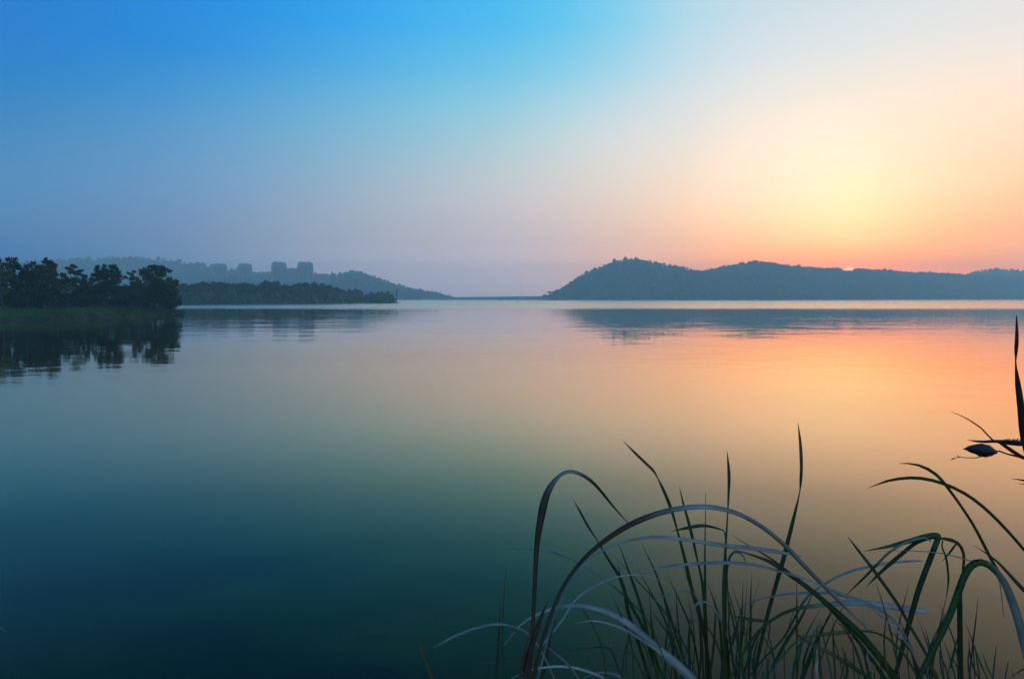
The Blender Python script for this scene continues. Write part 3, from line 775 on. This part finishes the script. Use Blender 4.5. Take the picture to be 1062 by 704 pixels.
# -- left tussock: two brown stems that arch over, and thin pale leaves round them
A = plant('leftmost reed tussock with tall brown stems arching over', 552, 1.9)
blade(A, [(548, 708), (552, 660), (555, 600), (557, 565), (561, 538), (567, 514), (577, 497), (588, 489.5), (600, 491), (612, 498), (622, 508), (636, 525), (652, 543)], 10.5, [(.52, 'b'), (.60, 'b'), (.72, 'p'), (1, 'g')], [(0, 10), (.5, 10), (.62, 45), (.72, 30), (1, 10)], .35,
      prof=[(0, .5), (.2, .42), (.38, .6), (.52, .95), (.58, .8), (.63, .42), (.72, .42), (.85, .32), (1, .08)], n=70)
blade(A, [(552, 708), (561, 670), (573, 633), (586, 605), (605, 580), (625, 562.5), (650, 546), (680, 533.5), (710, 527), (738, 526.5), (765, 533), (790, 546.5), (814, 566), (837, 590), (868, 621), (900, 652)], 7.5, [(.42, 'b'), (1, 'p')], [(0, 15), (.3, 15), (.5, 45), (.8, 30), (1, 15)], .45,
      prof=[(0, .6), (.2, .6), (.35, .95), (.45, .85), (.6, .7), (.75, .75), (.9, .6), (1, .1)], n=76)
blade(A, [(557, 708), (572, 650), (588, 610), (605, 586), (625, 571), (645, 562.5), (680, 557), (718, 561), (750, 566), (790, 570), (832, 577)], 6.5, 'p', 45, .5, prof=[(0, .3), (.3, .35), (.5, .7), (.7, 1), (.93, .9), (1, .12)], n=40)
blade(A, [(562, 712), (558, 680), (568, 662), (582, 645), (597, 622), (617, 607.5), (637, 599), (656, 596), (674, 598), (697, 606.5)], 3, 'p', 40, .4)
blade(A, [(578, 712), (566, 684), (550, 659), (535, 650.3), (526, 648), (512, 647.2), (491, 652), (471, 660), (449, 671.5)], 4.6, 'p', 35, .1, prof=[(0, .4), (.35, .55), (.6, .8), (.9, .9), (1, .2)])
blade(A, [(640, 716), (624, 702), (607, 695.5), (594, 692), (577, 691), (561, 692.5), (546, 696), (529, 704)], 4.2, 'p', 35, -.1)
blade(A, [(606, 712), (590, 690), (577, 678), (565, 669)], 3, 'p', 30, 0)
blade(A, [(543, 712), (546, 690), (553, 665), (561, 640), (569, 622)], 7, 'b', 10, .1)
blade(A, [(556, 712), (566, 690), (570, 662), (577, 640)], 5, 'b', 15, .1)
blade(A, [(537, 712), (544, 680), (550, 652)], 4, 'b', 10, .05)
blade(A, [(590, 715), (570, 697), (548, 684.5), (520, 685.5), (493, 688)], 2.6, 'y', 30, .1)
blade(A, [(514, 712), (516, 683), (518, 650), (518.5, 626)], 3.2, 'g', 10, .1)
blade(A, [(524, 716), (521, 660), (524, 600), (526, 585)], 1.8, 'g', 10, .2)
# small dying leaf further left
S1 = plant('single thin olive leaf left of all the tussocks', 446, 2.3)
blade(S1, [(450, 712), (446, 698), (439, 679), (434, 664), (433, 654)], 3, 'y', 15, .05)
blade(S1, [(455, 716), (448, 700), (444, 690)], 2, 'b', 15, .05)
S0 = plant('pale leaf tip reaching in at the left frame edge', -52, 2.2)
blade(S0, [(-58, 712), (-44, 675), (-26, 650), (-10, 645), (7, 655)], 3, 'p', 35, .1)
blade(S0, [(-64, 712), (-66, 680), (-60, 660)], 3, 'g', 15, .1)

# -- pale fountain of leaves, bases right of the left tussock
B = plant('reed tussock with broad pale leaves fanning left near the bottom edge', 716, 2.0)
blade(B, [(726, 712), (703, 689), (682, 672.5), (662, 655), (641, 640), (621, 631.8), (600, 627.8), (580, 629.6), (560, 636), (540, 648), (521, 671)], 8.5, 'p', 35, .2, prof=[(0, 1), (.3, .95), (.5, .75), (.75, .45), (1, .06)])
blade(B, [(722, 712), (705, 695), (684, 676), (668, 664.5), (647.5, 652.5), (627, 645.2), (611, 643.5), (595, 647)], 6.5, 'p', 30, .1, prof=[(0, 1), (.4, .9), (.7, .6), (1, .06)])
blade(B, [(660, 714), (645, 702.5), (631, 697.6), (617, 698), (602, 704)], 4.5, 'p', 35, 0)
blade(B, [(700, 715), (675, 650), (650, 620), (622, 598), (599, 584.3), (581, 575.3), (562, 571), (544, 569), (520, 571)], 3, [(.5, 'g'), (1, 'p')], 30, .3, prof=[(0, .6), (.5, .8), (.8, .8), (1, .1)])
blade(B, [(672, 712), (660, 683), (657, 678.5), (641, 673.5)], 2.2, 'y', 20, .1)
blade(B, [(644, 715), (647, 683), (651, 660)], 2, 'b', 15, .1)
blade(B, [(650, 716), (640, 690), (631, 671.8), (606, 672.3), (586, 674)], 2.6, [(.6, 'g'), (1, 'y')], 25, .1)

# -- middle tussock of upright dark blades
C = plant('middle reed tussock of straight dark upright blades', 735, 2.5)
blade(C, [(738, 712), (730, 655), (719, 617), (710, 579), (703, 552), (696, 528), (688, 508), (679, 490), (673, 483.5), (659, 470), (646, 457)], 4.4, 'g', 10, .35, prof=[(0, .9), (.4, 1), (.52, .75), (.58, .5), (.68, .95), (.755, .8), (.79, .22), (.83, .75), (.93, .7), (1, .06)], n=76)
blade(C, [(734, 712), (730, 619), (721.5, 573), (714.5, 543), (709, 523.5), (704.5, 504)], 4.4, 'g', 10, .3, prof=[(0, .8), (.35, 1), (.6, .5), (.75, .9), (.9, .6), (1, .06)])
blade(C, [(733, 712), (731.5, 640), (731, 579), (731.5, 540), (732, 511)], 3.4, 'g', 10, .25, prof=[(0, 1), (.5, 1), (.7, .5), (1, .15)])
blade(C, [(753, 712), (751, 642), (751.5, 590), (753, 560), (755, 527), (756, 494), (754, 467)], 4, 'g', 10, .3, prof=[(0, 1), (.4, 1.1), (.58, .7), (.72, .38), (.88, 1), (.94, .7), (1, .06)], n=40)
blade(C, [(757, 712), (752.5, 660), (750, 610), (750.5, 585)], 5, 'g', 10, .1)
blade(C, [(676, 712), (660, 660), (651.6, 635), (647.5, 612), (641, 595.5), (631, 580), (618, 558), (610, 546), (603, 533), (594.5, 518)], 4.4, 'g', 10, .25, prof=[(0, .9), (.3, 1), (.5, 1), (.68, .6), (.76, .25), (.84, .65), (.93, .6), (1, .06)], n=46)
blade(C, [(692, 712), (676, 674), (665, 630), (652, 592), (641, 562)], 4, 'g', 10, .2)
blade(C, [(720, 712), (711, 689), (694.5, 638), (682, 599), (672, 577), (664, 561)], 3.4, 'g', 10, .25)
blade(C, [(684, 712), (668, 655), (658, 634), (649.6, 617), (644, 600), (640, 579)], 4, 'g', 12, .15)
blade(C, [(690, 712), (678, 670), (673, 610)], 2.4, 'g', 12, .15)
blade(C, [(684, 712), (678, 660), (677, 640)], 2.4, 'y', 12, .1)
blade(C, [(716, 712), (714.5, 675), (716, 645), (721, 628), (727, 622.8), (737, 627.5), (747, 642), (755, 660), (761, 679), (768, 700)], 5.2, [(.38, 'g'), (1, 'p')], [(0, 10), (.4, 25), (1, 25)], .1, prof=[(0, .7), (.3, .8), (.45, .6), (.7, .9), (1, .4)], n=40)
blade(C, [(736, 712), (733, 680), (726, 635), (719, 615.5), (707, 613), (694.6, 615.5), (679, 621.5), (660, 633)], 3.2, [(.6, 'g'), (1, 'p')], 30, .1)
blade(C, [(750, 712), (747, 650), (741, 625), (733, 602)], 3.2, 'g', 12, .15)
blade(C, [(752, 705), (752.5, 640), (753.5, 598), (756, 580), (760, 573.3), (765, 572), (771, 576.5), (775, 588)], 3.6, [(.84, 'g'), (1, 'p')], 20, .1, prof=[(0, .5), (.6, .8), (.85, 1), (1, .2)])
blade(C, [(756, 640), (753, 575), (751.5, 553), (747, 548.7), (729.5, 545), (715, 547), (697, 550.5)], 4.4, 'g', 20, .1, prof=[(0, .3), (.5, .3), (.62, .35), (.8, 1), (.9, .8), (1, .06)])
blade(C, [(764, 712), (756, 655), (757, 635), (758.5, 617)], 2.4, 'g', 12, .1)
blade(C, [(766, 712), (767.5, 683), (769.5, 640), (770.6, 601)], 2.6, 'g', 12, .1)
blade(C, [(776, 712), (778, 660), (778.5, 625), (779.5, 595)], 3, 'g', 20, .1)

# -- tall single leaf and its tussock
E = plant('reed tussock holding the tallest twisted upright leaf', 785, 2.3)
blade(E, [(780, 714), (788, 672), (796, 638), (804, 609), (812.5, 580), (817, 562), (822.5, 540), (827.5, 519), (829.2, 511), (830.5, 500), (831, 482), (830, 460), (827.5, 438)], 5.2, 'g', 10, .3, prof=[(0, .7), (.3, .9), (.5, 1), (.62, .8), (.70, .35), (.735, .22), (.78, .65), (.88, .75), (.95, .5), (1, .05)], n=76)
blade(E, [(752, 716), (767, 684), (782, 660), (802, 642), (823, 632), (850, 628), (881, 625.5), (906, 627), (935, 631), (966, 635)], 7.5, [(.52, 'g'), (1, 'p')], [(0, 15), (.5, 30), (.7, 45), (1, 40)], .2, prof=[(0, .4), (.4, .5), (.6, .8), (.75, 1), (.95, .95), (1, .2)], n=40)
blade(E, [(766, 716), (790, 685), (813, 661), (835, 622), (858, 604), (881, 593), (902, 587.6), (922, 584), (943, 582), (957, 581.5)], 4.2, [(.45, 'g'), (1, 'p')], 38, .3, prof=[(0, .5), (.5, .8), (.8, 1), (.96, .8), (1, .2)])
blade(E, [(788, 714), (803, 688), (815, 666), (831, 640), (845, 611)], 4, 'g', 12, .2)
blade(E, [(826, 716), (838, 685), (850, 657), (866, 630)], 3.6, 'g', 12, .2)
blade(E, [(778, 716), (790, 690), (798, 655), (796, 645), (782, 643), (758, 638.5)], 4, 'g', 25, .1, prof=[(0, .3), (.5, .3), (.7, .8), (.85, 1), (1, .06)])
blade(E, [(784, 716), (812, 680), (828, 663.5), (840, 660.3), (861, 657), (884, 655), (908, 653)], 5.2, 'l', 25, .2, prof=[(0, .4), (.5, .5), (.65, .9), (.85, .8), (1, .06)])
blade(E, [(815, 716), (822, 690), (835, 672), (844, 655), (858, 640)], 2.4, 'p', 25, .2)
blade(E, [(800, 716), (806, 690), (818, 672), (838, 664)], 2.4, 'p', 25, .2)
blade(E, [(770, 716), (774, 690), (785, 660), (800, 640)], 3, 'g', 12, .2)

# -- right-centre: broad dark blades leaning up-left
G = plant('reed tussock with broad dark blades leaning left', 925, 2.2)
blade(G, [(936, 714), (910, 679), (887, 652.5), (861, 629), (836, 608), (803, 585), (786, 577.5), (760, 569)], 8.5, 'g', 12, .2, prof=[(0, 1.05), (.3, 1), (.55, .7), (.75, .65), (1, .05)], n=36)
blade(G, [(925, 714), (900, 678), (878, 650), (850, 620), (815, 591), (797, 577.5), (779, 567), (759, 555)], 5, 'g', 14, .3, prof=[(0, 1), (.4, .8), (.7, .6), (1, .05)], n=36)
blade(G, [(916, 714), (893, 697), (861, 677), (833, 662.5), (818, 648)], 5.4, 'g', 14, .1, prof=[(0, 1), (.5, .9), (.8, .6), (1, .1)])
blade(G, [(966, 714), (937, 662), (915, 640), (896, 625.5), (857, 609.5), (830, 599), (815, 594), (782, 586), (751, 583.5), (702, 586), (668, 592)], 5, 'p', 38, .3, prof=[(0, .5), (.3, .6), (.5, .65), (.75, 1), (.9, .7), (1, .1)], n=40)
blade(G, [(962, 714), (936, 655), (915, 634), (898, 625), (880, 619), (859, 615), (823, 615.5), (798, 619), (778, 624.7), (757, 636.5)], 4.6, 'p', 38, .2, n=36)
blade(G, [(975, 714), (961, 679), (943, 648), (930.5, 625.5), (906, 591), (892, 573), (879, 556)], 4, 'g', 10, .3, prof=[(0, .8), (.4, .9), (.75, 1), (.92, .7), (1, .1)])
blade(G, [(958, 714), (947, 693), (934.6, 674.6), (918, 660), (903, 655), (884, 655.5)], 3.2, 'g', 18, .1)
blade(G, [(900, 714), (893, 690), (885, 668), (874, 650), (862, 640)], 3, 'g', 14, .1)
blade(G, [(906, 714), (900, 695), (894, 672), (880, 650)], 3, 'g', 14, .1)
blade(G, [(958, 714), (945, 676), (931, 661), (916, 648)], 2.2, 'b', 14, .1)
blade(G, [(955, 708), (952, 695), (949, 686), (945, 677)], 7, 'y', 10, .02)
blade(G, [(974, 708), (969, 698), (966, 692), (962, 687)], 6, 'y', 10, .02)

# -- stem with folded green leaf
H = plant('reed plant with a bright folded leaf atop a straight stem', 935, 2.45)
blade(H, [(925, 714), (934.6, 677), (943, 646), (953, 611), (963, 584), (970, 566), (974, 556)], 6.4, 'g', 8, .1, prof=[(0, .6), (.3, .85), (.7, 1), (.95, 1), (1, .9)], name='stem')
blade(H, [(969, 569), (973, 559.5), (972, 555), (960, 556.5), (942, 561.5), (920, 567), (895, 571.5)], 6.4, 'l', 25, .15, prof=[(0, .5), (.12, .9), (.3, 1), (.6, .8), (1, .05)])
blade(H, [(970, 566), (973, 560), (968, 557.5), (951, 562.5), (934.6, 575), (916, 591), (898, 608.5)], 4.6, 'g', 20, .1, prof=[(0, .5), (.2, .9), (.6, 1), (.85, .6), (1, .05)])
blade(H, [(966, 562), (958, 557.5), (941, 562), (922, 573), (908, 587), (894, 601), (876, 618)], 4.2, [(.5, 'p'), (1, 'g')], 25, .2, prof=[(0, .4), (.2, .8), (.5, .9), (.8, .7), (1, .05)])
# -- dark stem whose leaf bends left to meet it, and drooping bits
I = plant('reed plant with a dark bent stem and small drooping leaves', 996, 2.4)
blade(I, [(996, 714), (995.5, 660), (995.5, 620), (999, 592), (999, 573), (993, 563), (984, 559.5), (974, 558)], 6, 'g', [(0, 8), (.7, 10), (1, 25)], .05, prof=[(0, 1), (.5, .95), (.65, .5), (.8, .5), (.95, .8), (1, .3)])
blade(I, [(978, 560), (977, 567), (981.5, 580), (983.5, 603), (980.5, 624)], 2.4, 'g', 15, .05)
blade(I, [(993, 562), (990, 566), (984, 574), (977, 582)], 2.4, 'g', 15, .02)
blade(I, [(1041, 640), (1036, 602), (1026, 589.5), (1000, 579.5), (975, 573.5), (950, 571.3), (925, 571), (900, 572)], 1.8, 'p', 30, .1)
# -- broad bending leaf, its turned-over half paled by painted sky sheen
J = plant('reed plant with the broadest leaf bent over, pale past the bend', 955, 2.1)
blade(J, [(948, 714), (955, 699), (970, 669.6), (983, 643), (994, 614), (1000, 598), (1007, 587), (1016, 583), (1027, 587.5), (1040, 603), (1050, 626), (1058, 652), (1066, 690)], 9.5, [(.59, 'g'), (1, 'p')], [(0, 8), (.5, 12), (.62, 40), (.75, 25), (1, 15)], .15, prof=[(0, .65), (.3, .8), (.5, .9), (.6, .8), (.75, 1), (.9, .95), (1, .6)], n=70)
# -- arching leaves from outside the frame at right
K = plant('reed tussock at the right edge whose thin leaves arch in', 1078, 2.3)
blade(K, [(1100, 714), (1096, 650), (1085, 600), (1062, 570), (1032, 537), (1005, 514.5), (977, 501), (950, 495.5), (923, 498), (899, 506.5)], 4.2, 'g', 15, .2, prof=[(0, .7), (.4, .8), (.8, 1), (.92, .8), (1, .06)], n=40)
blade(K, [(1072, 714), (1060, 655), (1043, 608), (1028, 580), (1008.6, 543), (985, 508.5), (969.6, 491), (950, 481.5), (932, 480.5)], 4.4, 'g', 12, .2, prof=[(0, .7), (.4, .9), (.7, .7), (.9, .9), (1, .1)], n=40)
blade(K, [(1105, 714), (1098, 660), (1083, 630), (1062, 612), (1036, 584), (1022, 573), (1009, 565)], 5.5, 'g', 15, .2)
blade(K, [(1085, 714), (1075, 690), (1052, 699), (1048, 703)], 2, 'g', 15, .1)
# -- fine young shoots at the bottom right, and fill between the tussocks
fr = random.Random(31)
Q = plant('tuft of hair-thin young shoots between the bent stems and the right edge', 1010, 2.6)
for b0, m0, t0 in (((1028, 712), (1015, 683), (1001, 644)), ((993, 712), (986, 685), (978, 662)), ((1029, 712), (1031, 690), (1033.5, 668)), ((1018, 712), (1014, 690), (1011, 668)), ((1020, 712), (1008, 688), (1004, 660)), ((1051, 714), (1052, 705), (1050, 694)), ((1009, 712), (1004, 690), (1006, 664)), ((1036, 712), (1025, 695), (1019, 676)), ((1004, 712), (992, 690), (985, 676)), ((986, 712), (980, 690), (972, 672)), ((980, 712), (975, 685), (976, 660)), ((1040, 714), (1043, 700), (1046, 684))):
    blade(Q, [b0, m0, t0], 1.9, 'g', 10, .15, n=14)
def fill(pl, n, x0, x1, lo, hi, lean, kinds, wmin=1.2, wmax=3.2):
    for _ in range(n):
        x = fr.uniform(x0, x1); top = fr.uniform(hi, lo); dx = fr.gauss(lean, 16) * (704 - top) / 60
        k = fr.choice(kinds); bow = fr.uniform(-6, 6)
        blade(pl, [(x, 712), (x + dx * .35 + bow, 712 - (712 - top) * .5), (x + dx, top)], fr.uniform(wmin, wmax), k, 12 if k != 'p' else 28, fr.uniform(.05, .25), n=16)
fill(C, 22, 700, 778, 675, 575, -2, 'ggggggggby')
fill(B, 12, 630, 715, 688, 610, -6, 'gggb')
fill(E, 19, 760, 845, 680, 590, 6, 'ggggggglyp')
fill(G, 19, 840, 950, 685, 600, -8, 'ggggggbyp')
fill(I, 14, 950, 1012, 688, 610, -4, 'gggb')

# pale dry stick pushed into the bank
bs = P(847, 712, 2.35); t = thing('stick', Vector((bs.x, 2.35, bank_z(bs.x, 2.35))), 'short bleached stick standing upright among the reeds', 'stick')
mb = MB(); p = [Vector((bs.x, 2.35, bank_z(bs.x, 2.35) - .03))] + [P(x, y, 2.35) for x, y in ((847, 704), (846.6, 694), (846.9, 686), (845.8, 679), (845.6, 671.5))]
mb.tube(p, [.005, .005, .0052, .0046, .005, .0036], 8)
mb.build('shaft', M['straw'], t)

# ------------------------------------------------------------------ broken reeds at the right edge, with the dead leaf hanging on them
D = 2.9; b = P(1092, HROW, D)
Wt = thing('reed_plant', Vector((b.x, D, bank_z(b.x, D))), 'dark broken reeds with one tall spear at the right edge above the water', 'reeds'); Wt['_d'] = D
def wblade(pts, w, th=8, prof=None, n=30, name='blade', d1=0.0):
    L_ = [0.0]
    for a_, b_ in zip(pts, pts[1:]): L_.append(L_[-1] + math.dist(a_, b_))
    p3 = [P(x, y, D + d1 * l / L_[-1]) for (x, y), l in zip(pts, L_)]; below = 0
    if pts[0][1] > 500 and d1 == 0:
        r = Vector(Wt['_loc']); q = p3[0]; p3 = [Vector((r.x + BR.uniform(-.04, .06), D, r.z - .03)), q.lerp(Vector((r.x, D, r.z)), .5) + Vector((.03, 0, 0))] + p3; below = 2
    seg = [(p3[i + 1] - p3[i]).length for i in range(len(p3) - 1)]; v0 = sum(seg[:below]) / sum(seg)
    sp = catmull(p3, n + 16 * (below > 0)); n = len(sp) - 1; prof = prof or PROFW
    return ribbon(name, sp, [w * interp(prof, max(0, (i / n - v0) / (1 - v0))) * D / F for i in range(n + 1)], [R(th)] * (n + 1), ['d'] * (n + 1), Wt)
wblade([(1078, 512), (1070, 486), (1061.5, 452), (1058.5, 421), (1055.8, 400), (1053.4, 378), (1053.7, 368), (1054.5, 348), (1054.3, 327)], 6.5, prof=[(0, .7), (.3, 1), (.5, 1), (.62, .8), (.73, .2), (.765, .2), (.82, .55), (.9, .5), (1, .1)], n=70)
wblade([(1080, 505), (1074, 480), (1062, 460.5), (1050, 458.5), (1032, 457.5), (1018, 458), (1003.5, 456.3)], 4.2, prof=[(0, .6), (.3, 1), (.5, .95), (.7, .8), (.9, .6), (1, .1)])
wblade([(1080, 500), (1066, 464), (1056, 461.5), (1040, 460), (1030, 457.5)], 2.6)
wblade([(1082, 508), (1070, 480), (1058, 473), (1046, 465), (1034, 457), (1028, 455.5), (1020, 446), (1010, 438.5), (999, 432), (987, 427)], 4, prof=[(0, .8), (.35, 1), (.5, .9), (.6, .4), (.8, .35), (1, .1)])
wblade([(1082, 510), (1068, 478), (1056, 473.5), (1044, 470.5), (1030, 466)], 2.8)
for q in range(9):  # tattered sheath scraps along the lying stem
    x = 1040 + q * 2.8; wblade([(x, 458.8), (x + 1.5, 456.3 - (q % 3) * .5), (x + 3.2, 455.6 - (q % 2))], 1.4, n=6)
wblade([(1022, 471), (1014, 474.3), (1004, 474.6), (996, 474), (987, 475.3)], 1.1, n=16, prof=[(0, 1), (1, .5)])
wblade([(996, 474), (993.5, 473), (992.5, 471)], .9, n=6); wblade([(991, 474.5), (988, 476), (985.5, 477.5)], .9, n=6)
wblade([(1090, 512), (1075, 502), (1062, 498), (1049, 496.3)], 2.6); wblade([(1092, 516), (1078, 506), (1064, 502.5), (1055, 501)], 1.8)
# curled leaf: a rolled sheet, open along its top
cL = P(1015, 466.3, D); t = thing('dead_leaf', cL, 'dark blue-black curled dead leaf caught on the broken reeds', 'leaf')
V, Fc = [], []; prof = [(0, 999.3, 465.6, .3), (.08, 1002.5, 465.3, 1.4), (.18, 1006, 465, 3.4), (.3, 1010, 465.2, 5.2), (.45, 1015, 466, 6.5), (.6, 1020, 466.6, 6.7), (.75, 1025, 467, 6.2), (.87, 1029, 467.8, 4.4), (.95, 1031, 468.3, 2.4), (1, 1032.2, 468.2, .5)]
na = 18; kpx = D / F
for side in (0, 1):
    for i, (u, x, y, r) in enumerate(prof):
        c = P(x, y, D)
        for j in range(na):
            a_ = R(-250 + 320 * j / (na - 1)) ; rr = (r * kpx) * (1 - .10 * side) * (1 + .07 * math.sin(3 * a_ + 6 * u) + .30 * noise.noise((u * 4, a_ * 1.3, 3)) + .16 * noise.noise((u * 13, a_ * 3, 8))) * 1.14 * (1 - .25 * j / na)
            V.append(c + Vector((.003 * math.sin(5 * u + j), math.cos(a_) * rr * 1.25, math.sin(a_) * rr)))
n = len(prof)
for side in (0, 1):
    o = side * n * na
    for i in range(n - 1):
        for j in range(na - 1):
            q = (o + i * na + j, o + (i + 1) * na + j, o + (i + 1) * na + j + 1, o + i * na + j + 1); Fc.append(q if side == 0 else q[::-1])
for i in range(n - 1):
    for j in (0, na - 1): Fc.append((i * na + j, (i + 1) * na + j, n * na + (i + 1) * na + j, n * na + i * na + j))
mesh('lamina', V, Fc, M['deadleaf'], t)
mb = MB(); mb.tube([P(1031, 468.3, D), P(1036, 467.2, D), P(1043, 469.8, D)], [.0034, .0026, .002], 6); mb.build('petiole', M['reed_dark'], t)

for o in bpy.data.objects:
    for k in ('_loc', '_d'):
        if k in o: del o[k]
